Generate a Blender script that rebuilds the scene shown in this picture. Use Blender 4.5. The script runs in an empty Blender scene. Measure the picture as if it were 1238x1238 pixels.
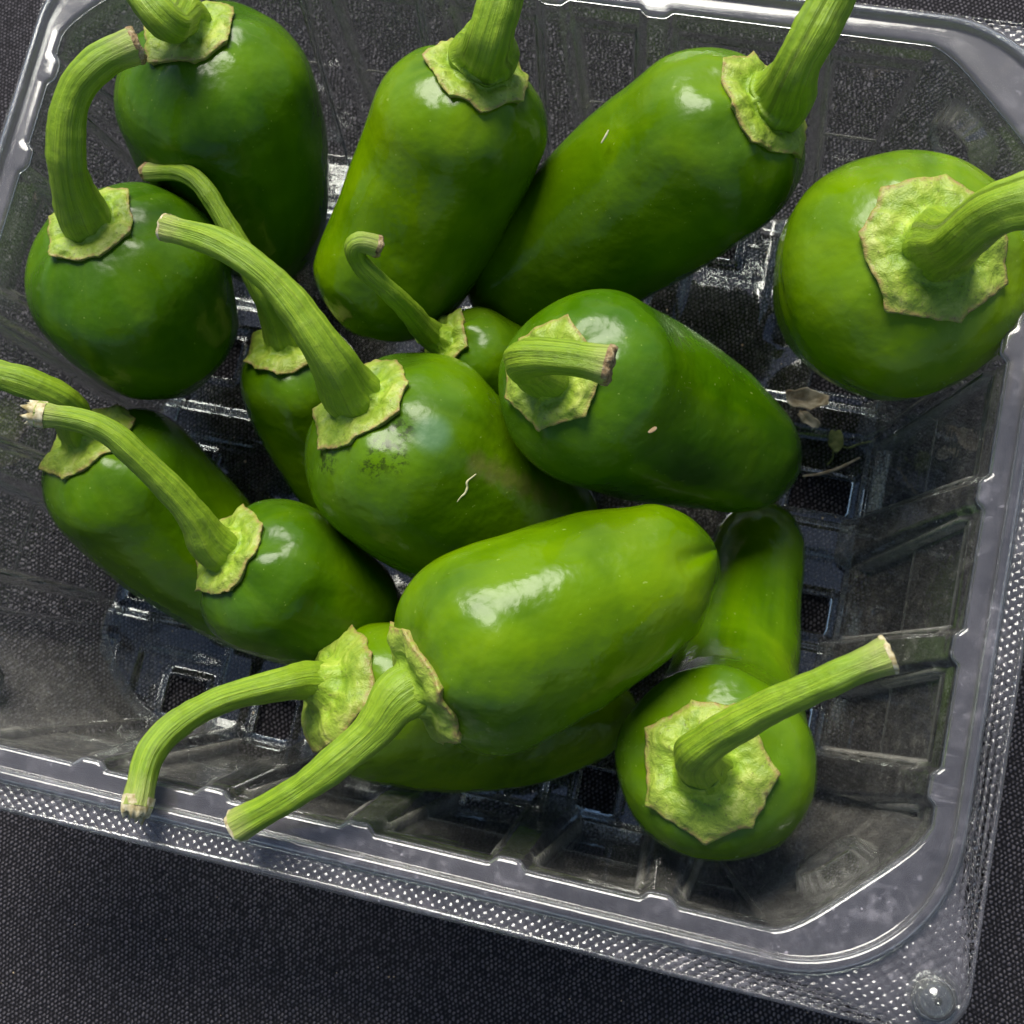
import bpy, bmesh, math, random
import numpy as np
from mathutils import Vector, Matrix, noise, Euler

S = bpy.context.scene
COL = S.collection
MM = 0.001

# ------------------------------------------------------------------ camera, sky, sun, exposure
cam_d = bpy.data.cameras.new('camera'); cam = bpy.data.objects.new('camera', cam_d); COL.objects.link(cam)
CR = Vector((0.9672934654685973, 0.2171104517194846, -0.13117318005090783))
CU = Vector((-0.18661188056480044, 0.9593438094856545, 0.21174385760541203))
CB = Vector((0.17181198282592283, -0.18033997603336233, 0.9684823878634609))
CAM = Vector((52.43142988585525, -58.60598936998325, 285.46575638609386))
m3 = Matrix((CR, CU, CB)).transposed()
cam.matrix_world = Matrix.Translation(CAM * MM) @ m3.to_4x4()
cam_d.sensor_width = 36; cam_d.lens = 36 * 1675 / 1238
cam_d.clip_start = 0.01; cam_d.clip_end = 100
cam_d.dof.use_dof = True; cam_d.dof.focus_distance = 0.228; cam_d.dof.aperture_fstop = 48.7 / 1.1
S.camera = cam

SUN_DIR = (CR * -0.17 + CU * 0.69 + CB * 0.52).normalized()
w = bpy.data.worlds.new('World'); S.world = w; w.use_nodes = True
nt = w.node_tree; nt.nodes.clear()
sky = nt.nodes.new('ShaderNodeTexSky'); sky.sky_type = 'NISHITA'; sky.sun_disc = False
sky.sun_elevation = math.asin(SUN_DIR.z); sky.sun_rotation = math.atan2(SUN_DIR.x, SUN_DIR.y)
sky.dust_density = 1.0; sky.air_density = 1.0; sky.ozone_density = 1.0
bg = nt.nodes.new('ShaderNodeBackground'); bg.inputs['Strength'].default_value = 0.062
wo = nt.nodes.new('ShaderNodeOutputWorld')
nt.links.new(sky.outputs[0], bg.inputs[0]); nt.links.new(bg.outputs[0], wo.inputs[0])
sd = bpy.data.lights.new('sun', 'SUN'); so = bpy.data.objects.new('sun', sd); COL.objects.link(so)
sd.energy = 3.4; sd.angle = math.radians(33); sd.color = (1.0, 0.95, 0.85)
so.rotation_euler = SUN_DIR.to_track_quat('Z', 'Y').to_euler()
S.view_settings.view_transform = 'Standard'; S.view_settings.look = 'None'
S.view_settings.gamma = 1; S.view_settings.exposure = 0.78
cy = S.cycles
cy.max_bounces = 12; cy.transparent_max_bounces = 40; cy.glossy_bounces = 5; cy.diffuse_bounces = 4
cy.use_denoising = True; cy.use_adaptive_sampling = True; cy.adaptive_threshold = 0.015
cy.caustics_reflective = False; cy.caustics_refractive = True

# ------------------------------------------------------------------ helpers
def mesh(name, V, F, mats, parent=None, smooth=True, attrs=None, midx=None):
    me = bpy.data.meshes.new(name)
    me.from_pydata([tuple(v) for v in (np.asarray(V) * MM).tolist()], [], [tuple(f) for f in F])
    for m in (mats if isinstance(mats, (list, tuple)) else [mats]): me.materials.append(m)
    me.polygons.foreach_set('use_smooth', [smooth] * len(me.polygons))
    if midx is not None: me.polygons.foreach_set('material_index', list(midx))
    for k, a in (attrs or {}).items():
        at = me.attributes.new(k, 'FLOAT', 'POINT'); at.data.foreach_set('value', np.asarray(a, dtype=np.float32).ravel())
    me.update()
    o = bpy.data.objects.new(name, me); COL.objects.link(o)
    if parent: o.parent = parent
    return o

def tag(o, label=None, cat=None, group=None, kind=None):
    for k, v in (('label', label), ('category', cat), ('group', group), ('kind', kind)):
        if v: o[k] = v
    return o

def grid_faces(nr, nc, wrap=True, off=0):
    F = []
    for i in range(nr - 1):
        for j in range(nc if wrap else nc - 1):
            a = off + i * nc + j; b = off + i * nc + (j + 1) % nc
            F.append((a, b, b + nc, a + nc))
    return F

def sm(a, b, x):
    t = np.clip((x - a) / (b - a), 0, 1); return t * t * (3 - 2 * t)

class NT:
    """small helper for node materials"""
    def __init__(s, name):
        s.m = bpy.data.materials.new(name); s.m.use_nodes = True; s.t = s.m.node_tree; s.t.nodes.clear()
        s.out = s.n('ShaderNodeOutputMaterial')
    def n(s, ty, **k):
        x = s.t.nodes.new(ty)
        for a, b in k.items(): setattr(x, a, b)
        return x
    def l(s, a, b): s.t.links.new(a, b)
    def put(s, sock, v):
        if hasattr(v, 'is_output'): s.l(v, sock)
        else: sock.default_value = v
    def math(s, op, a, b=0.0, c=None, clamp=False):
        x = s.n('ShaderNodeMath', operation=op, use_clamp=clamp); s.put(x.inputs[0], a); s.put(x.inputs[1], b)
        if c is not None: s.put(x.inputs[2], c)
        return x.outputs[0]
    def noise(s, vec, scale, detail=2, rough=.5, dist=0.0):
        x = s.n('ShaderNodeTexNoise'); s.l(vec, x.inputs['Vector']); x.inputs['Scale'].default_value = scale
        x.inputs['Detail'].default_value = detail; x.inputs['Roughness'].default_value = rough; x.inputs['Distortion'].default_value = dist
        return x.outputs['Fac']
    def ramp(s, fac, stops, interp='LINEAR'):
        x = s.n('ShaderNodeValToRGB'); x.color_ramp.interpolation = interp; s.l(fac, x.inputs[0]); e = x.color_ramp.elements
        while len(e) < len(stops): e.new(0.5)
        for el, (p, c) in zip(e, stops):
            el.position = p; el.color = (c, c, c, 1) if isinstance(c, (int, float)) else (*c, 1)
        return x.outputs[0]
    def mix(s, fac, a, b):
        x = s.n('ShaderNodeMix', data_type='RGBA'); s.put(x.inputs[0], fac)
        for sk, v in ((x.inputs[6], a), (x.inputs[7], b)):
            if hasattr(v, 'is_output'): s.l(v, sk)
            else: sk.default_value = (*v, 1)
        return x.outputs[2]
    def attr(s, name): return s.n('ShaderNodeAttribute', attribute_name=name).outputs['Fac']
    def obj(s): return s.n('ShaderNodeTexCoord').outputs['Object']
    def mapv(s, vec, scale):
        x = s.n('ShaderNodeMapping'); s.l(vec, x.inputs[0]); x.inputs['Scale'].default_value = scale; return x.outputs[0]
    def comb(s, x, y, z=0.0):
        c = s.n('ShaderNodeCombineXYZ'); s.put(c.inputs[0], x); s.put(c.inputs[1], y); s.put(c.inputs[2], z); return c.outputs[0]
    def bump(s, h, strength, dist, normal=None):
        b = s.n('ShaderNodeBump'); b.inputs['Strength'].default_value = strength; b.inputs['Distance'].default_value = dist
        s.l(h, b.inputs['Height'])
        if normal: s.l(normal, b.inputs['Normal'])
        return b.outputs[0]
    def principled(s, **k):
        p = s.n('ShaderNodeBsdfPrincipled')
        for a, v in k.items():
            nm = a.replace('_', ' ')
            s.put(p.inputs[nm], v if not isinstance(v, tuple) else (*v, 1))
        s.l(p.outputs[0], s.out.inputs[0]); return p

# ------------------------------------------------------------------ materials
def mat_cloth():
    k = NT('black_woven_cloth'); o = k.obj()
    sep = k.n('ShaderNodeSeparateXYZ')
    wob = k.n('ShaderNodeTexNoise'); k.l(o, wob.inputs['Vector']); wob.inputs['Scale'].default_value = 60; wob.inputs['Detail'].default_value = 2
    add = k.n('ShaderNodeVectorMath', operation='MULTIPLY_ADD'); k.l(wob.outputs['Color'], add.inputs[0]); add.inputs[1].default_value = (.0016,) * 3; k.l(o, add.inputs[2])
    rot = k.n('ShaderNodeMapping'); wb2 = k.n('ShaderNodeTexNoise'); k.l(o, wb2.inputs['Vector']); wb2.inputs['Scale'].default_value = 420; wb2.inputs['Detail'].default_value = 2
    ad2 = k.n('ShaderNodeVectorMath', operation='MULTIPLY_ADD'); k.l(wb2.outputs['Color'], ad2.inputs[0]); ad2.inputs[1].default_value = (.0010,) * 3; k.l(add.outputs[0], ad2.inputs[2])
    k.l(ad2.outputs[0], rot.inputs[0]); rot.inputs['Rotation'].default_value = (0, 0, math.radians(14))
    k.l(rot.outputs[0], sep.inputs[0])
    u = k.math('DIVIDE', sep.outputs[0], .00095); v = k.math('DIVIDE', sep.outputs[1], .00084)
    j = k.math('FLOOR', v); par = k.math('MODULO', k.math('ABSOLUTE', j), 2.0)
    u2 = k.math('MULTIPLY_ADD', par, .5, u)
    fu = k.math('SUBTRACT', k.math('FRACT', u2), .5); fv = k.math('SUBTRACT', k.math('FRACT', v), .5)
    du = k.math('COSINE', k.math('MULTIPLY', fu, math.pi)); dv = k.math('COSINE', k.math('MULTIPLY', fv, math.pi))
    h = k.math('MULTIPLY', k.math('POWER', du, 1.8), k.math('POWER', dv, .6))
    wn = k.n('ShaderNodeTexWhiteNoise'); k.l(k.comb(k.math('FLOOR', u2), j), wn.inputs[0]); var = k.math('ADD', k.math('MULTIPLY', wn.outputs[0], .65), k.math('MULTIPLY', k.noise(k.mapv(o, (2600, 500, 1)), 1.0, 3, .7), .75)); h2 = k.math('MULTIPLY', h, k.math('MULTIPLY_ADD', var, 1.25, .20))
    col = k.ramp(h2, [(.1, (.0055, .005, .0065)), (.5, (.022, .020, .025)), (.95, (.13, .12, .135))])
    big = k.noise(o, 25, 3, .6)
    col = k.mix(k.math('MULTIPLY', big, .35), col, (.012, .011, .013))
    lint = k.n('ShaderNodeTexVoronoi'); k.l(o, lint.inputs['Vector']); lint.inputs['Scale'].default_value = 150; lint.inputs['Randomness'].default_value = 1
    ln = k.math('MULTIPLY', k.math('LESS_THAN', lint.outputs['Distance'], .07), k.math('GREATER_THAN', k.n('ShaderNodeSeparateColor').outputs[0], -1))
    sc = k.n('ShaderNodeSeparateColor'); k.l(lint.outputs['Color'], sc.inputs[0])
    ln = k.math('MULTIPLY', k.math('LESS_THAN', lint.outputs['Distance'], .055), k.math('GREATER_THAN', sc.outputs[0], .9))
    col = k.mix(ln, col, (.36, .32, .26))
    k.principled(Base_Color=col, Roughness=.85, Specular_IOR_Level=.25, Normal=k.bump(h2, .9, .0004))
    return k.m

def mat_plastic(name, wav=.25, haze=1.0, base=.026, tint=(.62, .60, .55), rough=.025):
    """clear moulded sheet with real thickness, refracting, with dust, smears, scratches and painted glints on it"""
    k = NT(name); o = k.obj()
    n1 = k.noise(o, 110, 3, .55); bn = k.bump(n1, wav, .0006)
    mx = k.n('ShaderNodeBsdfGlass'); mx.inputs['Roughness'].default_value = rough; mx.inputs['IOR'].default_value = 1.52; k.l(bn, mx.inputs['Normal'])
    mx.inputs['Color'].default_value = (.97, .985, .98, 1)
    # dust, smears, specks, then edge glints painted as pale diffuse colour
    smear = k.ramp(k.noise(o, 45, 5, .7, .8), [(.42, 0.0), (.75, 1.0)])
    fine = k.ramp(k.noise(o, 420, 3, .7), [(.5, 0.0), (.78, 1.0)])
    spk = k.ramp(k.noise(o, 1100, 1, .5), [(.70, 0.0), (.76, 1.0)])
    scr = k.ramp(k.noise(k.mapv(o, (60, 900, 200)), 1.0, 2, .6), [(.66, 0.0), (.75, 1.0)])
    d = k.math('ADD', k.math('MULTIPLY', smear, k.math('MULTIPLY_ADD', fine, .30, .045)), base)
    d = k.math('ADD', d, k.math('MULTIPLY', k.math('MULTIPLY', spk, smear), .45))
    d = k.math('ADD', d, k.math('MULTIPLY', scr, .05))
    d = k.math('ADD', d, k.math('MULTIPLY', k.attr('edge_glint'), k.math('MULTIPLY_ADD', k.noise(o, 300, 4, .7), .34, -.02)))  # pale lines painted where ridges and notch outlines would catch light
    d = k.math('MULTIPLY', d, haze, clamp=True)
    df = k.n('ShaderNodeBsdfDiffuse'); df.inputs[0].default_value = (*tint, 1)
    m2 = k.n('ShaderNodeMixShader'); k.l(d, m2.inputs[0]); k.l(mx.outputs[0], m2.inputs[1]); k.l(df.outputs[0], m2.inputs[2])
    k.l(m2.outputs[0], k.out.inputs[0])
    return k.m

def mat_skin(name, tone, seed, scar):
    k = NT(name); o = k.obj()
    mp = k.n('ShaderNodeMapping'); k.l(o, mp.inputs[0]); mp.inputs['Location'].default_value = (seed * .37, seed * .11, seed * .23); v = mp.outputs[0]
    t = tone
    dark = tuple(a + (b - a) * t for a, b in zip((.016, .058, .0008), (.040, .105, .0006)))
    mid = tuple(a + (b - a) * t for a, b in zip((.042, .118, .0006), (.112, .215, .0004)))
    lite = tuple(a + (b - a) * t for a, b in zip((.085, .180, .0006), (.180, .290, .0004)))
    big = k.noise(v, 55, 3, .55, .4)
    col = k.ramp(big, [(.24, dark), (.50, mid), (.76, lite)])
    # lengthwise faint streaks and pale pores
    al = k.attr('along'); ar = k.attr('around')
    st = k.noise(k.comb(k.math('MULTIPLY', al, 1.6), k.math('MULTIPLY', ar, 9.0), seed * 3.1), 1.0, 3, .6)
    col = k.mix(k.math('MULTIPLY', k.ramp(st, [(.45, 0.0), (.75, 1.0)]), .35), col, lite)
    pore = k.ramp(k.noise(v, 1500, 1, .4), [(.75, 0.0), (.80, 1.0)])
    col = k.mix(k.math('MULTIPLY', pore, .40), col, (.34, .44, .10))
    scuff = k.ramp(k.noise(k.comb(k.math('MULTIPLY', al, 5.0), k.math('MULTIPLY', ar, 55.0), seed * 1.7), 1.0, 3, .7), [(.70, 0.0), (.76, 1.0)])
    col = k.mix(k.math('MULTIPLY', scuff, k.math('MULTIPLY', k.ramp(big, [(.5, 0.0), (.62, 1.0)]), .22)), col, (.24, .26, .08))
    # waxy bloom round the shoulder
    wx = k.math('MULTIPLY', k.ramp(k.noise(v, 130, 4, .65, .5), [(.38, 0.0), (.72, 1.0)]), k.attr('shoulder'))
    col = k.mix(k.math('MULTIPLY', wx, .10), col, (.13, .22, .09))
    rough = k.math('MULTIPLY_ADD', k.noise(v, 260, 4, .65), .16, .12)
    rough = k.math('MULTIPLY_ADD', wx, .10, rough)
    if scar:
        sc = k.attr('scar'); sp = k.ramp(k.noise(v, 650, 4, .75), [(.47, 0.0), (.58, 1.0)])
        col = k.mix(k.math('MULTIPLY', sc, k.math('MULTIPLY', sp, .75), clamp=True), col, (.014, .020, .004))
        col = k.mix(k.math('MULTIPLY', k.attr('cork'), k.ramp(k.noise(v, 500, 3, .6), [(.3, .40), (.6, .60)])), col, (.17, .16, .045))
        pa = k.attr('patch'); col = k.mix(k.math('MULTIPLY', pa, .55), col, (.10, .20, .12))
        rough = k.math('MULTIPLY_ADD', pa, .12, rough)
    fb = k.noise(v, 420, 4, .6); b = k.bump(fb, .12, .0006)
    b2 = k.bump(k.noise(v, 110, 3, .55), .45, .0014, b)
    k.principled(Base_Color=col, Roughness=rough, Specular_IOR_Level=.30, IOR=1.42, Normal=b2, Subsurface_Weight=.0,
                 Coat_Weight=.0, Coat_Roughness=.2, Coat_Normal=b2)
    return k.m

def mat_calyx():
    k = NT('calyx_green'); o = k.obj(); e = k.attr('edge')
    n1 = k.noise(o, 260, 4, .65, .6); n2 = k.noise(o, 900, 3, .7)
    inner = k.ramp(n1, [(.30, (.11, .21, .010)), (.50, (.23, .36, .02)), (.70, (.40, .50, .07))])
    outer = k.ramp(n1, [(.30, (.17, .26, .022)), (.55, (.29, .37, .05)), (.75, (.44, .46, .14))])
    col = k.mix(k.ramp(e, [(.35, 0.0), (.92, 1.0)]), inner, outer)
    br = k.math('MULTIPLY', k.ramp(e, [(.87, 0.0), (.955, 1.0)]), k.ramp(n2, [(.35, 0.0), (.6, 1.0)]))
    col = k.mix(k.math('MULTIPLY', br, .85), col, (.30, .20, .075))
    sp = k.ramp(k.noise(o, 1600, 2, .6), [(.62, 0.0), (.70, 1.0)])
    col = k.mix(k.math('MULTIPLY', sp, .5), col, (.10, .09, .03))
    hh = k.math('ADD', n1, k.math('MULTIPLY', n2, .5))
    k.principled(Base_Color=col, Roughness=.5, Specular_IOR_Level=.4, Normal=k.bump(hh, .55, .0009), Subsurface_Weight=.0)
    return k.m

def mat_stem():
    k = NT('stem_green'); o = k.obj(); al = k.attr('along'); ar = k.attr('around')
    ca = k.math('COSINE', k.math('MULTIPLY', ar, 2 * math.pi)); sa = k.math('SINE', k.math('MULTIPLY', ar, 2 * math.pi))
    vec = k.comb(k.math('MULTIPLY', ca, 2.6), k.math('MULTIPLY', sa, 2.6), k.math('MULTIPLY', al, 1.1))
    st = k.noise(vec, 1.6, 5, .68); n2 = k.noise(o, 500, 4, .65)
    col = k.ramp(st, [(.28, (.12, .215, .010)), (.46, (.185, .31, .013)), (.62, (.26, .39, .018)), (.78, (.38, .47, .07))])
    col = k.mix(k.math('MULTIPLY', k.ramp(n2, [(.5, 0.0), (.72, 1.0)]), .40), col, (.12, .17, .03))
    dk = k.ramp(k.noise(k.comb(k.math('MULTIPLY', ca, 9), k.math('MULTIPLY', sa, 9), k.math('MULTIPLY', al, 1.4)), 1.0, 3, .6), [(.63, 0.0), (.72, 1.0)])
    col = k.mix(k.math('MULTIPLY', dk, .45), col, (.035, .045, .012))
    tip = k.ramp(al, [(.88, 0.0), (1.0, 1.0)])
    col = k.mix(k.math('MULTIPLY', tip, k.math('MULTIPLY_ADD', n2, .7, .05)), col, (.46, .40, .20))
    k.principled(Base_Color=col, Roughness=.46, Specular_IOR_Level=.4, Normal=k.bump(k.math('ADD', st, k.math('MULTIPLY', n2, .45)), .75, .0008))
    return k.m

def mat_dry():
    k = NT('dried_plant_matter'); o = k.obj(); n1 = k.noise(o, 700, 4, .7)
    col = k.ramp(n1, [(.30, (.07, .045, .022)), (.50, (.26, .18, .09)), (.70, (.52, .43, .27))])
    k.principled(Base_Color=col, Roughness=.8, Specular_IOR_Level=.2, Normal=k.bump(n1, .8, .0008)); return k.m

def mat_plain(name, c1, c2, rough=.7, scale=600):
    k = NT(name); o = k.obj(); n1 = k.noise(o, scale, 3, .6)
    k.principled(Base_Color=k.ramp(n1, [(.35, c1), (.65, c2)]), Roughness=rough, Specular_IOR_Level=.3); return k.m

M_CLOTH = mat_cloth(); M_PLAST = mat_plastic('clear_plastic', .22); M_BASE = mat_plastic('clear_floor_plastic', .16, .6, .02); M_RIM = mat_plastic('clear_rim_plastic', .08, 1.0, .05, (.67, .64, .71), .10)  # rim's lavender diffuse tint paints in its sky reflection
M_CALYX = mat_calyx(); M_STEM = mat_stem(); M_DRY = mat_dry()
M_PITH = mat_plain('pale_stem_pith', (.30, .24, .10), (.66, .60, .40), .7, 800)
M_HUSK = mat_plain('papery_husk', (.30, .23, .13), (.66, .58, .42), .8, 450)
M_FIBRE = mat_plain('pale_fibre', (.55, .50, .28), (.72, .68, .44)); M_CRUMB = mat_plain('tan_crumb', (.35, .24, .13), (.62, .52, .36))
M_LEAF = mat_plain('withered_leaf', (.10, .13, .035), (.20, .22, .07))

# ------------------------------------------------------------------ cloth
nx = 90; xs = np.linspace(-420, 420, nx); X, Y = np.meshgrid(xs, xs)
Z = np.array([[noise.noise(Vector((x / 90, y / 90, 3.1))) for x in xs] for y in xs]) * .9
r2 = np.maximum(np.abs(X) / 105, np.abs(Y) / 92); Z = Z * sm(.85, 1.5, r2)
V = np.stack([X, Y, Z], -1).reshape(-1, 3)
nV = len(V); V2 = np.vstack([V, V - [0, 0, 1.2]])
F = grid_faces(nx, nx, False); F2 = F + [tuple(i + nV for i in f[::-1]) for f in F]
edge = [i for i in range(nx)] + [i * nx + nx - 1 for i in range(1, nx)] + [(nx - 1) * nx + i for i in range(nx - 2, -1, -1)] + [i * nx for i in range(nx - 2, 0, -1)]
for a, b in zip(edge, edge[1:] + edge[:1]): F2.append((b, a, a + nV, b + nV))
cloth = mesh('tablecloth', V2, F2, M_CLOTH)
tag(cloth, 'black coarse woven cloth spread flat under the clear tray', 'cloth')

# ------------------------------------------------------------------ clear tray
BX0, BX1, BY0, BY1 = -96.0, 91.0, -77.4, 81.7
ZR = 62.0
def ring(x0, x1, y0, y1, rc, k=0.0, ns=400, nc=90):
    """closed loop of points, counter-clockwise from the near left corner; returns points, outward normals, side id, distance along side from its middle"""
    P, N, sid, q = [], [], [], []
    cs = [(x1 - rc, y0 + rc, -90), (x1 - rc, y1 - rc, 0), (x0 + rc, y1 - rc, 90), (x0 + rc, y0 + rc, 180)]
    sides = [((x0 + rc, y0), (x1 - rc, y0), (0, -1)), ((x1, y0 + rc), (x1, y1 - rc), (1, 0)), ((x1 - rc, y1), (x0 + rc, y1), (0, 1)), ((x0, y1 - rc), (x0, y0 + rc), (-1, 0))]
    for i in range(4):
        a, b, n = sides[i]
        for s in np.linspace(0, 1, ns, endpoint=False):
            p = (a[0] + (b[0] - a[0]) * s, a[1] + (b[1] - a[1]) * s); P.append(p); N.append(n); sid.append(i); q.append(p[0] if i in (0, 2) else p[1])
        cx, cyy, a0 = cs[i]
        A = np.array([cx + rc * math.cos(math.radians(a0)), cyy + rc * math.sin(math.radians(a0))]); Bp = np.array([cx + rc * math.cos(math.radians(a0 + 90)), cyy + rc * math.sin(math.radians(a0 + 90))])
        for s in np.linspace(0, 1, nc, endpoint=False):
            th = math.radians(a0 + 90 * s); arc = np.array([cx + rc * math.cos(th), cyy + rc * math.sin(th)])
            ch = A + (Bp - A) * s; kk = k * math.sin(math.pi * s) ** .35
            P.append(tuple(arc * (1 - kk) + ch * kk)); N.append((math.cos(th), math.sin(th))); sid.append(10 + i); q.append(s)
    return np.array(P), np.array(N), np.array(sid), np.array(q)

RIBS = {0: [-73, -47.5, -25.5, -.5, 24.6, 48.8], 2: [-72, -48, -24, -.8, 18.3, 46], 1: [-46.5, -24.5, .9, 26, 50], 3: [-47, -23, 4, 31.4, 49.7]}
def rib_w(sid, q, half, soft):
    w_ = np.zeros(len(q))
    for s_, c_ in RIBS.items():
        for c in c_:
            d = np.abs(q - c); w_ = np.maximum(w_, np.where(sid == s_, 1 - sm(half - soft, half + soft, d), 0))
    return w_

tray = bpy.data.objects.new('clear_tray', None); COL.objects.link(tray)
tag(tray, 'clear plastic produce tray with a ridged wall and a knurled rim holding the green peppers', 'tray')

def lerp(a, b, t): return a + (b - a) * t
# wall: from the ledge edge down to the base
TOPR = (-92.3, 87.4, -73.2, 77.7); BASER = (-79.0, 72.0, -63.8, 68.0); ZB = 2.2
rings = []; edge_glint = []
wall_ts = np.concatenate([[0, .004, .01, .018, .03, .045], np.linspace(.065, .48, 24), np.linspace(.495, .53, 6), np.linspace(.55, .92, 16), [.94, .96, .98, .99, 1.0]])
for t in wall_ts:
    # quarter-round at the lip and at the foot
    z = ZR - .6 - (ZR - .6 - ZB) * t
    ins = t
    if t < .045: ins = t * .35
    r_ = [lerp(a, b, min(1, ins * .93 + .07 * sm(.86, 1.0, t))) for a, b in zip(TOPR, BASER)]
    P, N, sid, q = ring(*r_, lerp(21, 17, t), lerp(.72, .5, t))
    amp = lerp(1.3, 2.6, sm(0, .5, t)); half = lerp(2.2, 4.6, t)
    wv = rib_w(sid, q, half, .9)
    # shallow frame round each window panel, starting below the lip
    pan = np.zeros(len(q))
    if t > .1: pan = (1 - rib_w(sid, q, half + 1.2, .35)) * (sid < 4) * (sm(.09, .11, t) * 1.2 + sm(.505, .52, t) * .7) * (1 - sm(.90, .92, t)) * (1 - .0 * t)
    rg_ = np.zeros(len(q))
    for s_, c_ in RIBS.items():
        for c in c_:
            rg_ = np.maximum(rg_, np.where(sid == s_, np.exp(-((np.abs(q - c) - half - 1.0) / .42) ** 2), 0))
    rg_ = np.maximum(rg_ * sm(.08, .12, t), (sid < 4) * (1 - wv) * math.exp(-((t - .115) / .010) ** 2)) * (1 - sm(.9, .95, t))
    off = -wv * amp + pan - .85 * rg_
    # thumb notch under every corner
    cm = (sid >= 10); cen = np.abs(q - .5)
    lens = np.clip(1 - (cen / .24) ** 2 - ((t - .20) / .10) ** 2, 0, 1)
    off = off + np.where(cm, -3.0 * sm(0, .10, lens), 0)
    rings.append(np.column_stack([P + N * off[:, None], np.full(len(q), z)])); edge_glint.append(np.clip(rg_ + .7 * math.exp(-((t - .512) / .012) ** 2) * (sid < 4) * (1 - wv) + np.where(cm, np.exp(-((lens - .06) / .05) ** 2), 0), 0, 1))  # mask for the painted glints: ridges, mid step, notch outlines
nc = len(rings[0])
wall = mesh('wall', np.vstack(rings), [f[::-1] for f in grid_faces(len(rings), nc)], M_PLAST, tray, True, {'edge_glint': np.concatenate(edge_glint)})

# ledge, bead and inner lip of the rim (no texture): from the wall lip outwards over the bead
prof = [(0.0, -.6, 0), (.02, -.28, 0), (.06, -.05, 0), (.12, 0, 0), (.45, .05, 0), (.70, .05, 0), (.78, .12, 0), (.83, .5, 0), (.87, 1.1, 0), (.91, 1.42, 0), (.96, 1.5, 0), (1.0, 1.5, 0)]
out2 = [(.3, 1.48), (.6, 1.35), (.8, 1.0), (.95, .3), (1.1, -.35), (1.25, -.52), (1.6, -.55)]
rings = []
for t, dz, _ in prof:
    r_ = [lerp(a, b, t) for a, b in zip(TOPR, (BX0, BX1, BY0, BY1))]
    P, N, sid, q = ring(*r_, lerp(21, 24, t), lerp(.72, 0, sm(0, .8, t)))
    off = -rib_w(sid, q, 2.2, .9) * 1.3 * (1 - sm(0, .5, t))
    rings.append(np.column_stack([P + N * off[:, None], np.full(len(q), ZR + dz)]))
for d, dz in out2:
    P, N, sid, q = ring(BX0 - d * .55, BX1 + d, BY0 - d, BY1 + d * .55, 24 + d)
    rings.append(np.column_stack([P, np.full(len(q), ZR + dz)]))
mesh('rim_bead', np.vstack(rings), grid_faces(len(rings), nc), M_RIM, tray)

# knurled flange: diamond embossing as real relief
NS, NCN = 640, 150
a_, an, asid, aq = ring(BX0 - 1.6 * .55, BX1 + 1.6, BY0 - 1.6, BY1 + 1.6 * .55, 25.6, 0, NS, NCN)
b_, bn_, _, _ = ring(-97.6, 96.2, -82.85, 83.3, 7.5, 0, NS, NCN)
rows = 42; rings = []
for i in range(rows):
    t = i / (rows - 1)
    P = lerp(a_, b_, t)
    dist = np.linalg.norm(P - a_, axis=1); wid = np.linalg.norm(b_ - a_, axis=1)
    px = (P[:, 0] + P[:, 1] * .0) ; py = P[:, 1]
    # diamonds 1.9 by 1.5 mm in two crossed diagonal families
    A = np.abs(((px / 1.9 + py / 1.5) % 1) - .5) * 2; Bq = np.abs(((px / 1.9 - py / 1.5) % 1) - .5) * 2
    kn = np.minimum(A, Bq) * .30
    fade = sm(.25, .8, dist) * sm(.3, 1.0, wid - dist) * sm(1.2, 2.0, wid)
    z = ZR - .55 + kn * fade + .45 * np.exp(-((wid - dist - .55) / .28) ** 2) * sm(1.2, 2.0, wid) - .4 * sm(.965, 1.0, np.full(len(P), t))
    rings.append(np.column_stack([P, z]))
# turned-down outer lip
for d, dz in ((.12, -1.25), (.14, -1.7)):
    c_, _, _, _ = ring(-97.6 - d, 96.2 + d, -82.85 - d, 83.3 + d, 7.5 + d, 0, NS, NCN)
    rings.append(np.column_stack([c_, np.full(len(c_), ZR + dz)]))
mesh('rim_flange', np.vstack(rings), grid_faces(len(rings), len(a_)), M_RIM, tray)

# press-stud dome on the near right corner (and its fellow on the far one)
for bx, by in ((91.2, -77.2), (91.6, 78.6)):
    V = []; n_ = 40
    for r, z in ((4.0, -.45), (3.6, -.5), (3.35, -.2), (3.3, .6), (3.2, 1.5), (2.85, 2.4), (2.2, 3.2), (1.2, 3.7), (.05, 3.85)):
        for j in range(n_): V.append((bx + r * math.cos(2 * math.pi * j / n_), by + r * math.sin(2 * math.pi * j / n_), ZR + z))
    mesh('press_stud', V, grid_faces(9, n_), M_PLAST, tray)

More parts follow.
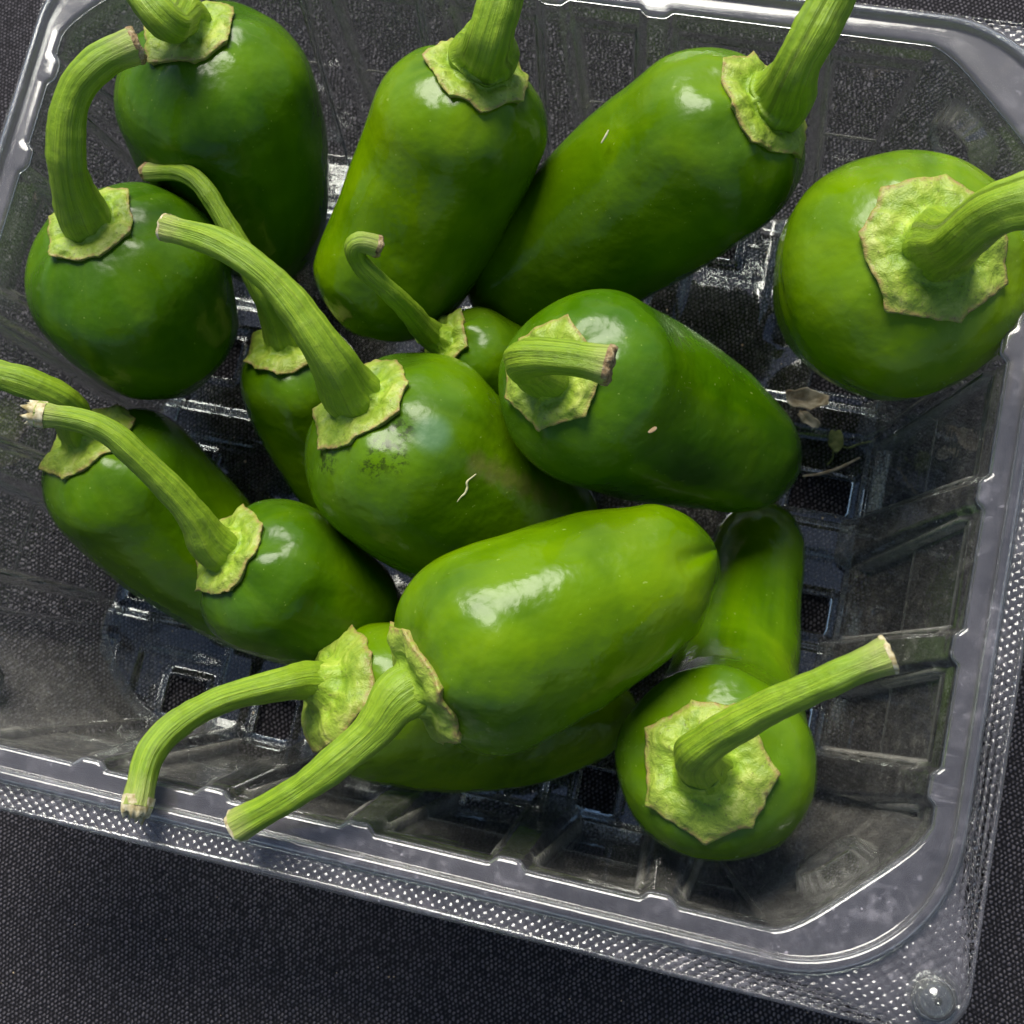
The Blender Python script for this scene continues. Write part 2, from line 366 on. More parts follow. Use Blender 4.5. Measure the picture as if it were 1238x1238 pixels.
# base sheet with raised channels and vent slots
cell = .75
gx = np.arange(BASER[0] - 1.0, BASER[1] + 1.01, cell); gy = np.arange(BASER[2] - 1.0, BASER[3] + 1.01, cell)
GX, GY = np.meshgrid(gx, gy)
GZ = np.full(GX.shape, 1.1)
for c in RIBS[0]:
    d = np.abs(GX - c); GZ += (1 - sm(2.6, 4.0, d)) * 1.6 * sm(40, 48, np.abs(GY))
for c in RIBS[1]:
    d = np.abs(GY - c); GZ = np.maximum(GZ, 1.1 + (1 - sm(2.6, 4.0, d)) * 1.6 * sm(46, 54, np.abs(GX + 3.5)))
HOLES = [(28.2, 35.2, -62.0, -54.5), (3.5, 10.5, -62, -54.5), (-41, -33.5, -62, -54.5), (-62, -54, -62, -54.5), (56, 63, -61, -54),
         (58, 69.5, 6.5, 13.5), (58, 69.5, -18, -11), (58, 69.5, -42, -34), (-76, -66, -40, -32), (-76, -66, -14, -6), (-76, -66, 12, 20), (58, 69, 32, 40),
         (-20, -12, 58, 66), (6, 13, 58, 66), (30, 37, 58, 66)]
RND = []
hole = np.zeros(GX.shape, bool); lip = np.zeros(GX.shape)
for x0, x1, y0, y1 in HOLES:
    hole |= (GX > x0) & (GX < x1) & (GY > y0) & (GY < y1)
    dd = np.maximum(np.maximum(x0 - GX, GX - x1), np.maximum(y0 - GY, GY - y1)); lip = np.maximum(lip, (1 - sm(.6, 1.8, np.abs(dd))))
GZ += lip * .9
V = np.stack([GX, GY, GZ], -1).reshape(-1, 3); nxg = len(gx); F = []
for i in range(len(gy) - 1):
    for j in range(nxg - 1):
        if hole[i, j] or hole[i + 1, j] or hole[i, j + 1] or hole[i + 1, j + 1]: continue
        x, y = gx[j], gy[i]
        if any((x - cx) ** 2 + (y - c2) ** 2 < r * r for cx, c2, r in RND): continue
        # rounded base corners
        ex = max(BASER[0] + 15 - x, x - BASER[1] + 15, 0); ey = max(BASER[2] + 15 - y, y - BASER[3] + 15, 0)
        if ex + ey > 20.5: continue
        a = i * nxg + j; F.append((a, a + 1, a + nxg + 1, a + nxg))
mesh('base', V, F, M_BASE, tray)
for o in tray.children:
    md = o.modifiers.new('sheet', 'SOLIDIFY'); md.thickness = .00042; md.offset = -1

# ------------------------------------------------------------------ peppers
PEPPERS = [
    {'key': 'P1', 'spine': [[-65.4, 59.4, 66.0], [-62.9, 52.6, 49.7], [-58.9, 41.3, 34.3], [-53.2, 28.5, 21.4]], 'R': 19.3, 'stem': [[-65.9, 60.5, 68.7, 5.4], [-62.3, 53.1, 78.0, 3.002], [-67.8, 57.2, 80.0, 2.9230000000000005], [-72.5, 61.7, 80.0, 3.002]], 'rc': 9.3, 'n': 6, 'tone': 0.08, 'label': 'dark green pepper in the far corner, its dented stem running out past the picture edge', 'taper': [(0, 1), (0.28, 1), (0.5, 0.96), (0.7, 0.83), (0.85, 0.66), (0.95, 0.5), (1, 0.4)], 'cut': 'dry', 'seed': 1},
    {'key': 'P2', 'spine': [[-74.5, 20.3, 64.0], [-71.7, 15.3, 48.8], [-67.5, 8.2, 35.7], [-63.6, 1.6, 26.9]], 'R': 19.4, 'stem': [[-75.0, 21.2, 66.8, 6.0], [-73.6, 25.4, 78.0, 3.16], [-72.4, 34.0, 84.0, 2.9230000000000005], [-68.2, 40.4, 86.0, 2.8440000000000003], [-63.1, 45.0, 85.0, 2.765]], 'rc': 9.0, 'n': 6, 'tone': 0.12, 'label': 'dark green pepper with a thick stem hooked over like a cane', 'taper': [(0, 1), (0.28, 1), (0.5, 0.96), (0.7, 0.83), (0.85, 0.66), (0.95, 0.5), (1, 0.4)], 'cut': 'dry', 'seed': 2},
    {'key': 'P3', 'spine': [[-8.7, 57.6, 70.0], [-14.2, 48.5, 55.4], [-22.0, 34.4, 43.4], [-30.0, 17.1, 35.1]], 'R': 15.8, 'stem': [[-7.7, 59.1, 72.4, 6.3], [-5.4, 56.5, 80.0, 3.792], [-3.9, 63.7, 84.0, 3.634], [-3.0, 68.6, 86.0, 3.555]], 'rc': 9.4, 'n': 7, 'tone': 0.78, 'label': 'mid green pepper with a squat thick stem and a pale bump on its collar', 'taper': [(0, 1), (0.5, 1), (0.75, 0.95), (0.9, 0.82), (1, 0.6)], 'cut': 'dry', 'seed': 3},
    {'key': 'P4', 'spine': [[41.7, 60.4, 66.0], [27.9, 53.6, 51.1], [10.8, 42.4, 38.3], [-10.0, 29.4, 27.3]], 'R': 16.9, 'stem': [[43.6, 61.3, 68.1, 7.0], [45.1, 61.5, 78.0, 3.634], [48.5, 70.7, 82.0, 3.3180000000000005], [50.5, 77.0, 84.0, 3.3180000000000005]], 'rc': 9.8, 'n': 7, 'tone': 0.45, 'label': 'long glossy pepper below the far rim, its stem flaring widely into the collar', 'taper': [(0, 1), (0.4, 1), (0.65, 0.92), (0.85, 0.74), (1, 0.5)], 'cut': 'dry', 'seed': 4},
    {'key': 'P5', 'spine': [[72.1, 35.5, 74.0], [69.4, 37.2, 58.5], [66.5, 37.7, 47.5], [63.0, 38.3, 35.2], [60.3, 38.6, 26.1]], 'R': 21.2, 'stem': [[72.6, 35.2, 76.9, 5.6], [73.5, 30.4, 89.0, 3.8710000000000004], [75.8, 31.2, 96.0, 3.8710000000000004], [78.7, 32.3, 99.0, 3.8710000000000004], [83.9, 33.5, 100.0, 3.792]], 'rc': 11.8, 'n': 7, 'tone': 1.0, 'label': 'fat round pepper in the far right corner with a broad ragged collar facing up', 'taper': [(0, 1), (0.28, 1), (0.5, 0.96), (0.7, 0.83), (0.85, 0.66), (0.95, 0.5), (1, 0.4)], 'cut': 'dry', 'seed': 5},
    {'key': 'P6', 'spine': [[15.8, 4.3, 74.0], [19.3, 6.0, 65.0], [27.6, 7.4, 52.0], [42.9, 7.7, 37.6], [57.7, 6.5, 28.2]], 'R': 16.3, 'stem': [[14.7, 3.8, 76.8, 5.0], [13.5, 1.9, 86.0, 3.002], [17.1, 1.5, 91.0, 2.5280000000000005], [23.0, 1.4, 93.0, 2.37], [27.6, 1.2, 93.0, 2.37]], 'rc': 9.0, 'n': 6, 'tone': 0.0, 'label': 'dark pepper on top of the pile, its short stem bent across its own collar', 'taper': [(0, 1), (0.28, 1), (0.5, 0.96), (0.7, 0.83), (0.85, 0.66), (0.95, 0.5), (1, 0.4)], 'cut': 'dry', 'seed': 6},
    {'key': 'P7', 'spine': [[-17.7, -2.9, 63.0], [-10.7, -7.8, 51.1], [3.9, -12.7, 37.5], [25.1, -16.7, 26.2]], 'R': 18.6, 'stem': [[-19.1, -1.9, 65.4, 5.4], [-20.7, 0.7, 74.0, 3.081], [-30.1, 9.1, 80.0, 2.765], [-40.0, 13.6, 82.0, 2.4490000000000003], [-51.9, 16.1, 79.0, 2.1330000000000005]], 'rc': 9.8, 'n': 7, 'tone': 0.42, 'label': 'pepper amid the pile with dark scars and a curled pale fibre on its skin', 'taper': [(0, 1), (0.28, 1), (0.5, 0.96), (0.7, 0.83), (0.85, 0.66), (0.95, 0.5), (1, 0.4)], 'cut': 'pith', 'seed': 7, 'scar': 1},
    {'key': 'P8', 'spine': [[5.3, -49.5, 71.0], [15.3, -40.3, 66.4], [31.1, -28.1, 63.5], [47.0, -16.9, 63.3]], 'R': 16.9, 'stem': [[3.3, -51.5, 72.0, 5.4], [0.7, -57.3, 72.0, 2.8440000000000003], [-7.6, -67.5, 72.0, 2.4490000000000003], [-17.9, -76.3, 69.0, 2.291]], 'rc': 10.6, 'n': 6, 'tone': 0.8, 'label': 'bright green pepper atop the lower pile, straight ridged stem reaching over the near rim', 'taper': [(0, 1), (0.28, 1), (0.5, 0.96), (0.7, 0.83), (0.85, 0.66), (0.95, 0.5), (1, 0.4)], 'cut': 'pith', 'seed': 8, 'lobe': 1},
    {'key': 'P9', 'spine': [[-75.3, -14.3, 42.0], [-71.0, -19.5, 32.6], [-57.4, -29.1, 18.4], [-34.2, -41.9, 6.7]], 'R': 15.6, 'stem': [[-76.4, -13.0, 44.4, 4.6], [-75.3, -11.0, 52.0, 2.8440000000000003], [-81.0, -9.7, 58.0, 2.686], [-91.6, -9.6, 60.0, 2.5280000000000005]], 'rc': 9.8, 'n': 6, 'tone': 0.25, 'label': 'long pepper low by the left wall, its collar half hidden under another stem', 'taper': [(0, 1), (0.28, 1), (0.5, 0.96), (0.7, 0.83), (0.85, 0.66), (0.95, 0.5), (1, 0.4)], 'cut': 'dry', 'seed': 9},
    {'key': 'P10', 'spine': [[-38.4, -31.8, 52.0], [-32.1, -33.6, 43.2], [-21.2, -36.2, 33.6], [-10.2, -38.1, 25.9]], 'R': 14.8, 'stem': [[-40.1, -31.3, 54.4, 5.2], [-42.5, -27.5, 60.0, 2.686], [-50.5, -21.4, 68.0, 2.37], [-57.7, -17.8, 72.0, 2.1330000000000005], [-67.8, -18.1, 74.0, 1.817]], 'rc': 8.8, 'n': 7, 'tone': 0.18, 'label': 'pepper with a long arched stem ending in a frayed pale tip', 'taper': [(0, 1), (0.28, 1), (0.5, 0.96), (0.7, 0.83), (0.85, 0.66), (0.95, 0.5), (1, 0.4)], 'cut': 'frayed', 'seed': 10},
    {'key': 'P11', 'spine': [[-15.5, -51.0, 48.0], [-8.5, -51.6, 41.2], [12.3, -49.5, 27.3], [37.2, -42.5, 18.1]], 'R': 14.6, 'stem': [[-17.7, -50.8, 50.1, 5.0], [-21.6, -53.0, 55.0, 2.4490000000000003], [-30.7, -59.0, 61.0, 2.2119999999999997], [-35.9, -67.6, 66.0, 2.2119999999999997], [-35.1, -77.0, 68.0, 2.0540000000000003]], 'rc': 11.0, 'n': 7, 'tone': 0.75, 'label': 'lowest pepper along the near wall, with a thin stem drooping over the rim', 'taper': [(0, 1), (0.28, 1), (0.5, 0.96), (0.7, 0.83), (0.85, 0.66), (0.95, 0.5), (1, 0.4)], 'cut': 'frayed', 'seed': 11},
    {'key': 'P12', 'spine': [[51.8, -51.5, 64.0], [53.3, -52.6, 56.1], [54.0, -44.1, 40.7], [53.8, -29.2, 26.4], [53.7, -13.4, 16.6], [54.1, 3.7, 9.9]], 'R': 16.3, 'stem': [[51.3, -51.1, 66.9, 5.0], [50.6, -49.2, 76.0, 2.9230000000000005], [57.6, -42.9, 84.0, 2.5280000000000005], [66.0, -37.0, 89.0, 2.291], [73.6, -31.8, 90.0, 2.291]], 'rc': 10.4, 'n': 7, 'tone': 0.35, 'label': 'pepper standing stem end up by the near right corner, its straight stem pointing sideways', 'taper': [(0, 1), (0.16, 1), (0.32, 0.84), (0.5, 0.7), (0.7, 0.62), (0.87, 0.54), (1, 0.42)], 'cut': 'pith', 'seed': 12},
    {'key': 'P14', 'spine': [[-42.5, 12.2, 38.0], [-39.2, 3.8, 24.0], [-32.2, -8.2, 14.2], [-25.8, -19.2, 8.6]], 'R': 12.0, 'stem': [[-43.0, 13.7, 40.5, 4.4], [-44.7, 17.8, 50.0, 2.37], [-50.9, 25.4, 56.0, 1.975], [-59.5, 33.8, 59.0, 1.817], [-71.0, 35.1, 55.0, 1.58]], 'rc': 8.4, 'n': 6, 'tone': 0.4, 'label': 'half buried pepper with a thin arched stem and a pale collar behind the middle stem', 'taper': [(0, 1), (0.28, 1), (0.5, 0.96), (0.7, 0.83), (0.85, 0.66), (0.95, 0.5), (1, 0.4)], 'cut': 'dry', 'seed': 14},
    {'key': 'P15', 'spine': [[-10.2, 15.7, 44.0], [-2.6, 15.3, 36.5], [8.4, 13.3, 29.9], [18.2, 12.0, 26.1]], 'R': 9.8, 'stem': [[-12.4, 15.9, 46.1, 3.4], [-14.5, 15.5, 64.0, 1.817], [-20.3, 18.0, 72.0, 1.6590000000000003], [-20.8, 20.3, 76.0, 1.6590000000000003], [-17.0, 20.7, 74.0, 1.58]], 'rc': 6.4, 'n': 6, 'tone': 0.35, 'label': 'small buried pepper with a thin stem curled into a hook at its tip', 'taper': [(0, 1), (0.28, 1), (0.5, 0.96), (0.7, 0.83), (0.85, 0.66), (0.95, 0.5), (1, 0.4)], 'cut': 'dry', 'seed': 15},
]

def catmull(pts, n=400):
    pts = np.array(pts, float); P0 = np.vstack([2 * pts[0] - pts[1], pts, 2 * pts[-1] - pts[-2]]); out = []
    m = n // (len(pts) - 1)
    for i in range(1, len(P0) - 2):
        a, b, c, d = P0[i - 1:i + 3]
        # centripetal-ish: plain uniform is enough here
        for s in np.linspace(0, 1, m, endpoint=False):
            out.append(.5 * ((2 * b) + (-a + c) * s + (2 * a - 5 * b + 4 * c - d) * s * s + (-a + 3 * b - 3 * c + d) * s ** 3))
    out.append(pts[-1]); return np.array(out)

class Spine:
    def __init__(s, pts, soft=130.0):
        c = catmull(pts)
        l_ = np.r_[0, np.cumsum(np.linalg.norm(np.diff(c, axis=0), axis=1))]; n_ = 240
        c = np.stack([np.interp(np.linspace(0, l_[-1], n_), l_, c[:, k]) for k in range(3)], -1)
        for _ in range(int(soft * (n_ / l_[-1]) ** 2)): c[1:-1] = .25 * c[:-2] + .5 * c[1:-1] + .25 * c[2:]
        s.c = c; s.L = np.r_[0, np.cumsum(np.linalg.norm(np.diff(c, axis=0), axis=1))]; s.len = s.L[-1]
        T = np.gradient(c, s.L, axis=0); T /= np.linalg.norm(T, axis=1)[:, None]; s.T = T
        N = np.zeros_like(T); n0 = np.cross(T[0], [.3, .5, .81]); N[0] = n0 / np.linalg.norm(n0)
        for i in range(1, len(T)):
            v = N[i - 1] - T[i] * N[i - 1].dot(T[i]); N[i] = v / np.linalg.norm(v)
        s.N = N; s.B = np.cross(T, N)
    def at(s, x):
        f = lambda A: np.stack([np.interp(x, s.L, A[:, k]) for k in range(3)], -1)
        return f(s.c), f(s.T), f(s.N), f(s.B)

def nz(p, sc, seed): return noise.noise(Vector((p[0] / sc + seed * 7.3, p[1] / sc - seed * 3.7, p[2] / sc + seed * 1.9)))

LOBE = np.array(tuple((CU * .85 + CR * .35 + CB * .25).normalized()))
PW = 2.2
CUTS = {'dry': (((1.02, -.7), (1.04, -.1), (.98, .3), (.82, .5), (.55, .3), (.28, .2), (.04, .3)), M_DRY, .45),
        'pith': (((1.005, -.45), (1.03, -.05), (.99, .2), (.86, .32), (.55, .15), (.28, .05), (.04, .1)), M_PITH, .35),
        'frayed': (((1.01, -1.6), (1.0, -.4), (.92, .6), (.72, 1.5), (.5, 1.2), (.25, .9), (.04, 1.0)), M_PITH, 1.9)}
def build_pepper(d):
    rng = random.Random(d['seed'] * 31 + 5); sp = Spine(d['spine']); R = d['R']; L = sp.len; seed = d['seed']
    ls = min(R * .85, L * .5); lc = min(R * .55, L * .3)
    tt = np.array(d['taper']); tx = np.linspace(0, 1, 161); ty = np.interp(tx, tt[:, 0], tt[:, 1])
    for _ in range(120): ty[1:-1] = .25 * ty[:-2] + .5 * ty[1:-1] + .25 * ty[2:]
    ph = [rng.uniform(0, 6.28) for _ in range(6)]
    lob = [rng.uniform(.010, .026), rng.uniform(.010, .026), rng.uniform(.006, .014)]
    def rad(s):
        r = R * np.interp(np.clip(s / L, 0, 1), tx, ty)
        a = np.clip((ls - s) / ls, 0, 1); r = r * (1 - a ** PW) ** (1 / PW)
        b = np.clip((s - (L - lc)) / lc, 0, 1); return r * np.sqrt(np.clip(1 - b * b, 0, 1))
    def fac(s, phi):
        k = sm(0, ls, s)
        return 1 + k * (lob[0] * np.cos(2 * phi + ph[0]) + lob[1] * np.cos(3 * phi + ph[1] + s * .02) + lob[2] * np.cos(5 * phi + ph[2]))
    def surf(s, phi):
        c, T, N, B = sp.at(s); r = rad(s) * fac(s, phi)
        dirv = N * np.cos(phi)[..., None] + B * np.sin(phi)[..., None]
        pk = np.exp(-((s - ls * .18) / (ls * .22)) ** 2) * (.45 * np.cos(4 * phi + ph[3]) + .35 * np.cos(7 * phi + ph[4]))   # puckers round the shoulder
        return c + dirv * r[..., None] - T * (pk * .9)[..., None], dirv, T
    # rows: dense at both ends
    u = np.linspace(0, 1, 30); s1 = ls * (1 - np.cos(u * math.pi / 2)) ; s1 = ls * u ** 2.0
    s2 = np.linspace(ls, L - lc, 46)[1:-1]; v = np.linspace(0, 1, 22); s3 = L - lc + lc * np.sin(v * math.pi / 2)
    s = np.concatenate([s1[1:], s2, s3[:-1]]); n = 96; phi = np.arange(n) * 2 * math.pi / n
    Sg, Pg = np.meshgrid(s, phi, indexing='ij'); V, D, T = surf(Sg, Pg)
    for i in range(V.shape[0]):
        for j in range(n):
            p = V[i, j]
            k = .62 * nz(p, 15, seed) + .20 * nz(p, 6, seed + 9)
            if s[i] > L - lc * 1.6: k += .5 * nz(p, 5, seed + 3) * sm(L - lc * 1.6, L, s[i])
            if d.get('lobe'):      # folded second lobe at the blossom end
                dt = D[i, j].dot(LOBE); e1 = math.exp(-((s[i] / L - .93) / .085) ** 2)
                k += e1 * (2.6 * float(sm(.35, .85, dt)) - 1.5 * math.exp(-((dt - .30) / .13) ** 2))
            V[i, j] = p + D[i, j] * k
    nr = len(s); Vf = V.reshape(-1, 3); c0 = sp.at(np.array([0.]))[0][0]; c1 = sp.at(np.array([L]))[0][0]
    Vf = np.vstack([Vf, c0, c1]); F = grid_faces(nr, n); i0 = nr * n; 
    F += [(i0, j, (j + 1) % n)[::-1] for j in range(n)][::1] + [(i0 + 1, (nr - 1) * n + (j + 1) % n, (nr - 1) * n + j) for j in range(n)]
    al = np.r_[np.repeat(s / L, n), 0, 1]; ar = np.r_[np.tile(np.abs(((phi / (2 * math.pi)) * 2) % 2 - 1), nr), 0, 0]
    sh = np.r_[np.repeat(np.exp(-((s - ls * .2) / (ls * .75)) ** 2), n), 0, 0]
    at = {'along': al, 'around': ar, 'shoulder': sh}
    if d.get('scar'):
        def near(pts, r):
            o_ = np.zeros(len(Vf))
            for q in pts: o_ = np.maximum(o_, 1 - sm(r * .45, r, np.linalg.norm(Vf - np.array(q), axis=1)))
            return o_
        at['scar'] = near(SCAR['scar'], 3.4); at['cork'] = near(SCAR['cork'], 2.9); at['patch'] = near(SCAR['patch'], 4.2)
    root = bpy.data.objects.new('green_pepper', None); COL.objects.link(root)
    root.location = Vector(tuple(c0 * MM))
    tag(root, d['label'], 'pepper', 'green peppers heaped in the tray')
    parts = []
    parts.append(mesh('body', Vf, F, mat_skin('pepper_skin', d['tone'], seed, d.get('scar')), None, True, at))
    # ---- stem
    st = Spine([list(c0 + sp.T[0] * 3.5)] + [x[:3] for x in d['stem']], 4.0); rr = np.array([x[3] for x in d['stem']])
    ctrl = np.array([0.0] + [st.L[np.argmin(np.linalg.norm(st.c - np.array(x[:3]), axis=1))] for x in d['stem']])
    rr = np.r_[rr[1] * 1.08, rr[1] * 1.15, rr[1:]]; SL = st.len; ns_, n2 = 90, 40
    ss = np.linspace(0, SL, ns_); ph2 = np.arange(n2) * 2 * math.pi / n2
    rad2 = np.interp(ss, ctrl, rr)
    kern = np.ones(9) / 9; rp = np.pad(rad2, 4, mode='edge'); rad2 = np.convolve(rp, kern, 'valid')
    rad2 = rad2 * (1 + .36 * np.exp(-np.clip(ss - 5.0, 0, 99) / 6.5) * sm(0, 4, ss)) * np.array([1 + .11 * nz((x, 3, 1), 9, seed + 60) + .05 * nz((x, 3, 1), 3, seed + 61) for x in ss]) * (1 + .14 * np.exp(-((SL - ss) / 2.2) ** 2))
    Sg, Pg = np.meshgrid(ss, ph2, indexing='ij'); c, T, N, B = st.at(Sg)
    tw = rng.uniform(-.02, .02); nr5 = rng.choice((4, 5, 5))
    ra = rng.uniform(.025, .065)
    rid = 1 + ra * np.cos(nr5 * (Pg + tw * Sg) + ph[5]) + .02 * np.cos(9 * Pg + ph[2] + Sg * .05)
    D2 = N * np.cos(Pg)[..., None] + B * np.sin(Pg)[..., None]; V = c + D2 * (rad2[:, None] * rid)[..., None]
    for i in range(ns_):
        for j in range(n2): V[i, j] += D2[i, j] * (.22 * nz(V[i, j], 4.5, seed + 20) + .10 * nz(V[i, j], 1.6, seed + 21))
    Vs = V.reshape(-1, 3)
    parts.append(mesh('stem', Vs, grid_faces(ns_, n2), M_STEM, None, True, {'along': np.repeat(ss / SL, n2), 'around': np.tile(ph2 / (2 * math.pi), ns_)}))
    # dried cut end of the stem
    cE, TE = st.c[-1], st.T[-1]; ringE = V[-1]; Vt = []; 
    for f_, h in CUTS[d['cut']][0]:
        for j in range(n2):
            q = cE + (ringE[j] - cE) * f_ + TE * h
            q = q + TE * CUTS[d['cut']][2] * nz(q, .9, seed + 30) * (1 if h > 0 else .1) + (ringE[j] - cE) * .07 * nz(q, 1.0, seed + 31); Vt.append(q)
    tipo = mesh('cut_end', Vt, grid_faces(7, n2), CUTS[d['cut']][1], None)
    # ---- calyx hugging the shoulder
    Rc = d['rc']; nl = d['n']; na, nrad = 144, 26; pa = np.arange(na) * 2 * math.pi / na
    jit = [rng.uniform(-.22, .22) for _ in range(nl)]; amp = [rng.uniform(.25, 1.25) for _ in range(nl)]
    E = np.zeros(na)
    va = np.array(sorted((q_ + jit[q_]) * 2 * math.pi / nl for q_ in range(nl))); vr = np.array([.95 + .10 * a for a in amp])
    tipn = np.zeros(na)
    for q_ in range(nl):
        a0, a1, r0, r1 = va[q_], va[(q_ + 1) % nl] + (2 * math.pi if q_ == nl - 1 else 0), vr[q_], vr[(q_ + 1) % nl]
        for m_ in range(na):
            x = (pa[m_] - a0) % (2 * math.pi)
            if x <= a1 - a0:      # straight edge between two corners
                E[m_] = r0 * r1 * math.sin(a1 - a0) / (r0 * math.sin(x) + r1 * math.sin(a1 - a0 - x)); tipn[m_] = max(0, 1 - min(x, a1 - a0 - x) / .22)
    E = np.maximum(E, .84) * .55 + .42 + .03 * tipn ** 3
    E = Rc * E * np.array([1 + .07 * nz((math.cos(a) * 6, math.sin(a) * 6, 0), 3.4, seed + 40) +   .022 * nz((math.cos(a) * 6, math.sin(a) * 6, 0), .8, seed + 41) for a in pa])
    E = np.minimum(E, R * .94)
    tb = np.linspace(0, 1, nrad); V = np.zeros((nrad, na, 3)); edge = np.zeros((nrad, na))
    rs0 = rr[2] * .95
    for i, t_ in enumerate(tb):
        rho = rs0 + (E - rs0) * t_
        s_ = ls * (1 - (1 - np.clip(rho / R, 0, .999) ** PW) ** (1 / PW))
        c, T, N, B = sp.at(s_); dirv = N * np.cos(pa)[:, None] + B * np.sin(pa)[:, None]
        pk = np.exp(-((s_ - ls * .18) / (ls * .22)) ** 2) * (.45 * np.cos(4 * pa + ph[3]) + .35 * np.cos(7 * pa + ph[4]))
        base = c + dirv * (rho * fac(s_, pa))[:, None] - T * (pk * .9)[:, None]
        nrm = -T * np.sqrt(np.clip(1 - (rho / R) ** 2.2, .05, 1))[:, None] + dirv * ((rho / R) ** 1.1)[:, None]
        nrm /= np.linalg.norm(nrm, axis=1)[:, None]
        h = .62 + 4.2 * np.exp(-t_ * 8.0) - .45 * math.exp(-((t_ - .33) / .14) ** 2) + .40 * math.exp(-((t_ - .74) / .2) ** 2) + (.12 + .55 * tipn) * t_ ** 5
        wr = np.array([.22 * nz((math.cos(a) * 5 + 3, math.sin(a) * 5, t_ * .9), 1.3, seed + 50) +   .30 * nz(base[j], 2.6, seed + 51) + .25 * nz(base[j], 1.1, seed + 52) for j, a in enumerate(pa)])
        veins = (.50 * np.cos(nr5 * pa + ph[5]) + .22 * np.cos(11 * pa + ph[1])) * math.exp(-t_ * 2.0)
        V[i] = base + nrm * (h + (wr + veins) * min(1, .35 + t_))[:, None]; edge[i] = t_
    inner = V[0] - (V[0] - V[0].mean(0)) * .75 + sp.T[0] * 3.0
    V = np.concatenate([inner[None], V]); edge = np.concatenate([edge[:1], edge])
    sk = V[-1] - nrm * .65 - dirv * .12; sk2 = base * .985 + base.mean(0) * .015 - nrm * .5
    Vc = np.vstack([V.reshape(-1, 3), sk, sk2]); ed = np.r_[edge.ravel(), np.ones(2 * na)]
    parts.append(mesh('calyx', Vc, grid_faces(nrad + 3, na), M_CALYX, None, True, {'edge': ed}))
    # place children relative to the root
    for o in parts:
        o.data.transform(Matrix.Translation(-root.location)); o.parent = root
    tipo.data.transform(Matrix.Translation(-root.location)); tipo.parent = parts[1]
    return root

SCAR = {'scar': [[-20.3, -14.86, 62.5], [-10.05, -11.9, 66.9], [-7.6, -12.8, 66.7], [-10.9, -14.6, 66.6], [-7.5, -7.6, 66.3]], 'cork': [[4.75, -10.06, 61.12], [7.26, -10.08, 58.46], [9.83, -10.13, 55.86], [12.46, -10.2, 53.31], [15.13, -10.26, 50.66], [17.85, -10.33, 47.98], [20.23, -10.56, 45.64]], 'patch': [[-2.54, -7.34, 66.0]]}
for d in PEPPERS: build_pepper(d)

# ------------------------------------------------------------------ fibres, seed and dried scraps
def thread(name, pts, r, mat, label, cat, lift=None, taper=True):
    sp = Spine(pts, .15); n = 8; ss = np.linspace(0, sp.len, 48); V = []
    c, T, N, B = sp.at(ss)
    for i in range(len(ss)):
        f = (.35 + .65 * math.sin(math.pi * min(1, max(0, i / 47))) ** .4) if taper else 1
        for j in range(n):
            a = 2 * math.pi * j / n; k = r * f * (1 + .3 * nz(c[i], r * 3, 5))
            V.append(c[i] + (N[i] * math.cos(a) + B[i] * math.sin(a)) * k)
    return tag(mesh(name, V, grid_faces(48, n) + [tuple(range(n))[::-1], tuple(range(47 * n, 48 * n))], mat), label, cat)

FIB = [[2.71, -16.85, 60.38], [3.23, -15.78, 60.6], [3.77, -15.07, 60.51], [4.0, -13.93, 60.82], [3.77, -13.22, 61.31], [4.48, -12.13, 60.99], [4.98, -11.36, 60.66]]
thread('curled_fibre', [[x + .18, y - .1, z + .22] for x, y, z in FIB], .26, M_FIBRE, 'thin curled pale fibre lying on the scarred pepper amid the pile', 'fibre')
thread('straight_fibre', [[14.34 - .15, 49.41, 64.13 + .2], [14.8, 50.6, 64.95], [15.3 - .15, 51.5, 65.23 + .25]], .2, M_FIBRE, 'tiny pale fibre on the long pepper below the far rim', 'fibre')
thread('root_hair', [[59.9, 13.0, 2.6], [63.4, 14.2, 2.5], [67.0, 16.2, 2.6], [70.6, 18.9, 3.2]], .32, M_CRUMB, 'long thin tan hair lying on the tray floor beside the dark top pepper', 'plant hair')
thread('dry_twig', [[-86.9, 29.6, 40.0], [-84.8, 30.9, 40.5], [-82.6, 32.0, 41.4]], .75, M_CRUMB, 'short pale dry twig against the left tray wall beside the hooked stem', 'twig', taper=False)

def seed(c, ax, ln, wd, label):
    V = []; n = 14; ax = np.array(ax) / np.linalg.norm(ax); s = np.cross(ax, [.1, .2, .97]); s /= np.linalg.norm(s); u = np.cross(s, ax)
    for i in range(13):
        t_ = math.pi * (i + .02) / 12.04; r = math.sin(t_) * wd
        for j in range(n):
            a = 2 * math.pi * j / n; V.append(np.array(c) + ax * (-math.cos(t_) * ln) + s * math.cos(a) * r * (1 + .15 * math.sin(2 * a)) + u * math.sin(a) * r * .55)
    return tag(mesh('seed', V, grid_faces(13, n), M_CRUMB), label, 'seed')
seed((33.5, -.75, 69.15), (1, 1.2, -.5), 0.9, .42, 'single tan flat seed stuck on the dark top pepper')

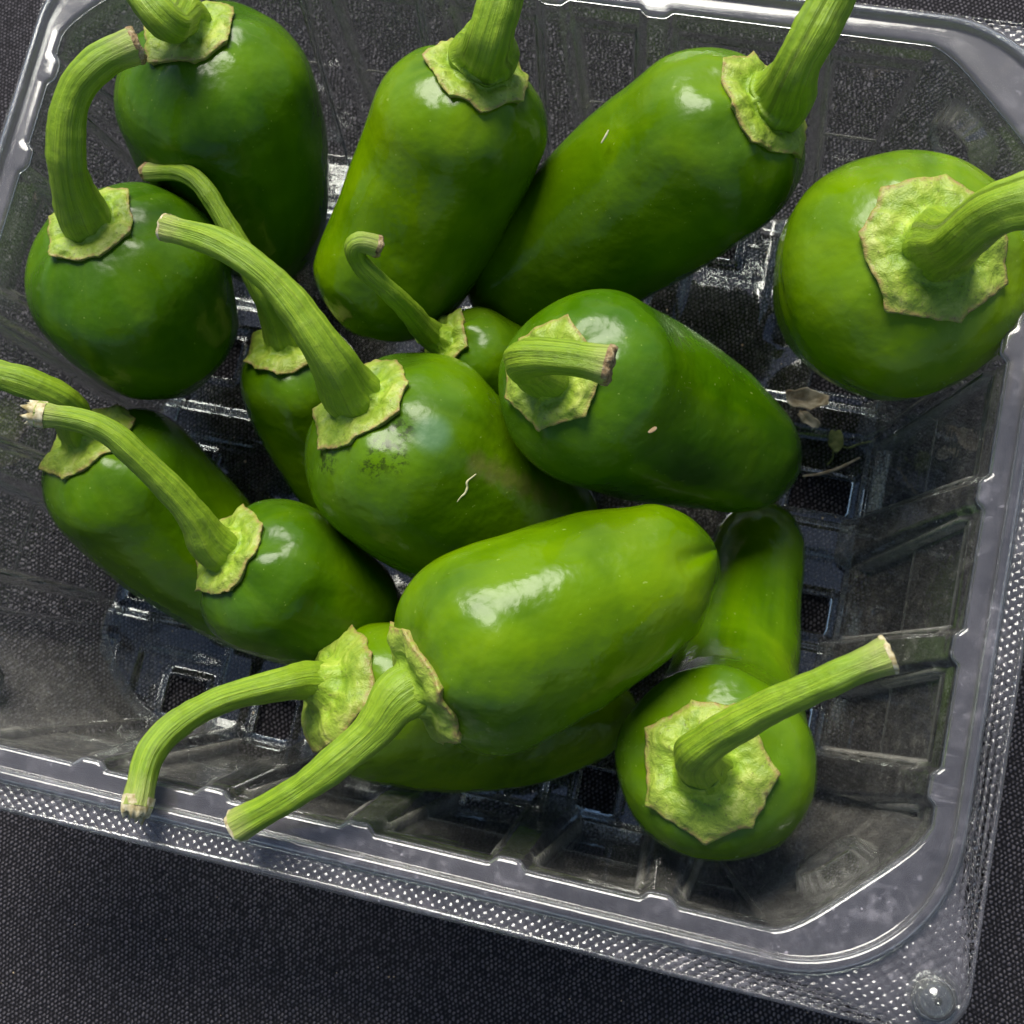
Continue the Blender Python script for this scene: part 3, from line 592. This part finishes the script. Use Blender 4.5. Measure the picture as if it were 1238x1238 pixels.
def flake(name, pts, z0, mat, label, cat, curl, sd_):
    """thin curled scrap: an uneven outline filled from its middle, bent and given thickness"""
    pts = np.array(pts, float); m = pts.mean(0); n = len(pts); V = []; k = 9
    for i in range(k + 1):
        f = i / k
        for p in pts:
            q_ = m + (p - m) * max(f, .02); zz = z0 + curl * f * f * (.6 + .8 * nz((q_[0], q_[1], 0), 2.2, sd_)) + .35 * nz((q_[0], q_[1], 1), 1.1, sd_)
            V.append((q_[0], q_[1], zz))
    o = mesh(name, V, grid_faces(k + 1, n), mat); md = o.modifiers.new('sheet', 'SOLIDIFY'); md.thickness = .0002
    return tag(o, label, cat)
def blob(cx, cyy, rx, ry, rot, sd_, n=28):
    out = []
    for j in range(n):
        a = 2 * math.pi * j / n; r = 1 + .38 * nz((math.cos(a) * 3, math.sin(a) * 3, 0), 2.0, sd_)
        x, y = math.cos(a) * rx * r, math.sin(a) * ry * r; out.append((cx + x * math.cos(rot) - y * math.sin(rot), cyy + x * math.sin(rot) + y * math.cos(rot)))
    return out
flake('dried_husk', blob(57.6, 27.6, 5.0, 2.4, .1, 3), 7.0, M_HUSK, 'curled papery tan husk scrap wedged between two peppers at the right', 'husk', 3.2, 4)
flake('husk_scrap', blob(59.0, 24.8, 2.6, 1.2, -.5, 8), 3.0, M_HUSK, 'small torn husk scrap below the larger papery one', 'husk', 1.0, 6)
lf = flake('withered_leaf', blob(65.2, 21.6, 1.6, 2.3, .2, 12), 2.9, M_LEAF, 'tiny withered green leaf with two thin stalks on the tray floor', 'leaf', .7, 9)
for pts in ([[66.4, 20.6, 3.0], [68.0, 20.5, 3.0], [70.0, 21.8, 2.9], [72.6, 22.9, 3.4]], [[65.0, 19.4, 3.0], [65.2, 17.9, 2.8], [64.4, 16.2, 2.6]]):
    o = thread('stalk', pts, .22, M_LEAF, None, None); o.parent = lf

# loose grit on the tray floor and on the cloth, far too fine to count
rg = random.Random(11); V = []; F = []
def grit(x, y, z, r):
    b = len(V)
    q_ = [(1, 0, 0), (-1, 0, 0), (0, 1, 0), (0, -1, 0), (0, 0, 1), (0, 0, -1)]
    for a in q_: V.append((x + a[0] * r * rg.uniform(.5, 1.4), y + a[1] * r * rg.uniform(.5, 1.4), z + a[2] * r * rg.uniform(.4, .9)))
    for f in ((0, 2, 4), (2, 1, 4), (1, 3, 4), (3, 0, 4), (2, 0, 5), (1, 2, 5), (3, 1, 5), (0, 3, 5)): F.append(tuple(b + i for i in f))
for _ in range(150):
    x, y = rg.uniform(-74, 70), rg.uniform(-61, 65)
    if abs(x) > 38 or abs(y) > 38: grit(x, y, 2.6, rg.choice((.12, .16, .2, .3)))
for _ in range(70): grit(rg.uniform(-110, 130), rg.uniform(-140, -86), .2, rg.choice((.1, .14, .2)))
tag(mesh('grit', V, F, M_CRUMB, None, False), 'fine pale grit scattered on the tray floor and the black cloth', 'grit', None, 'stuff')
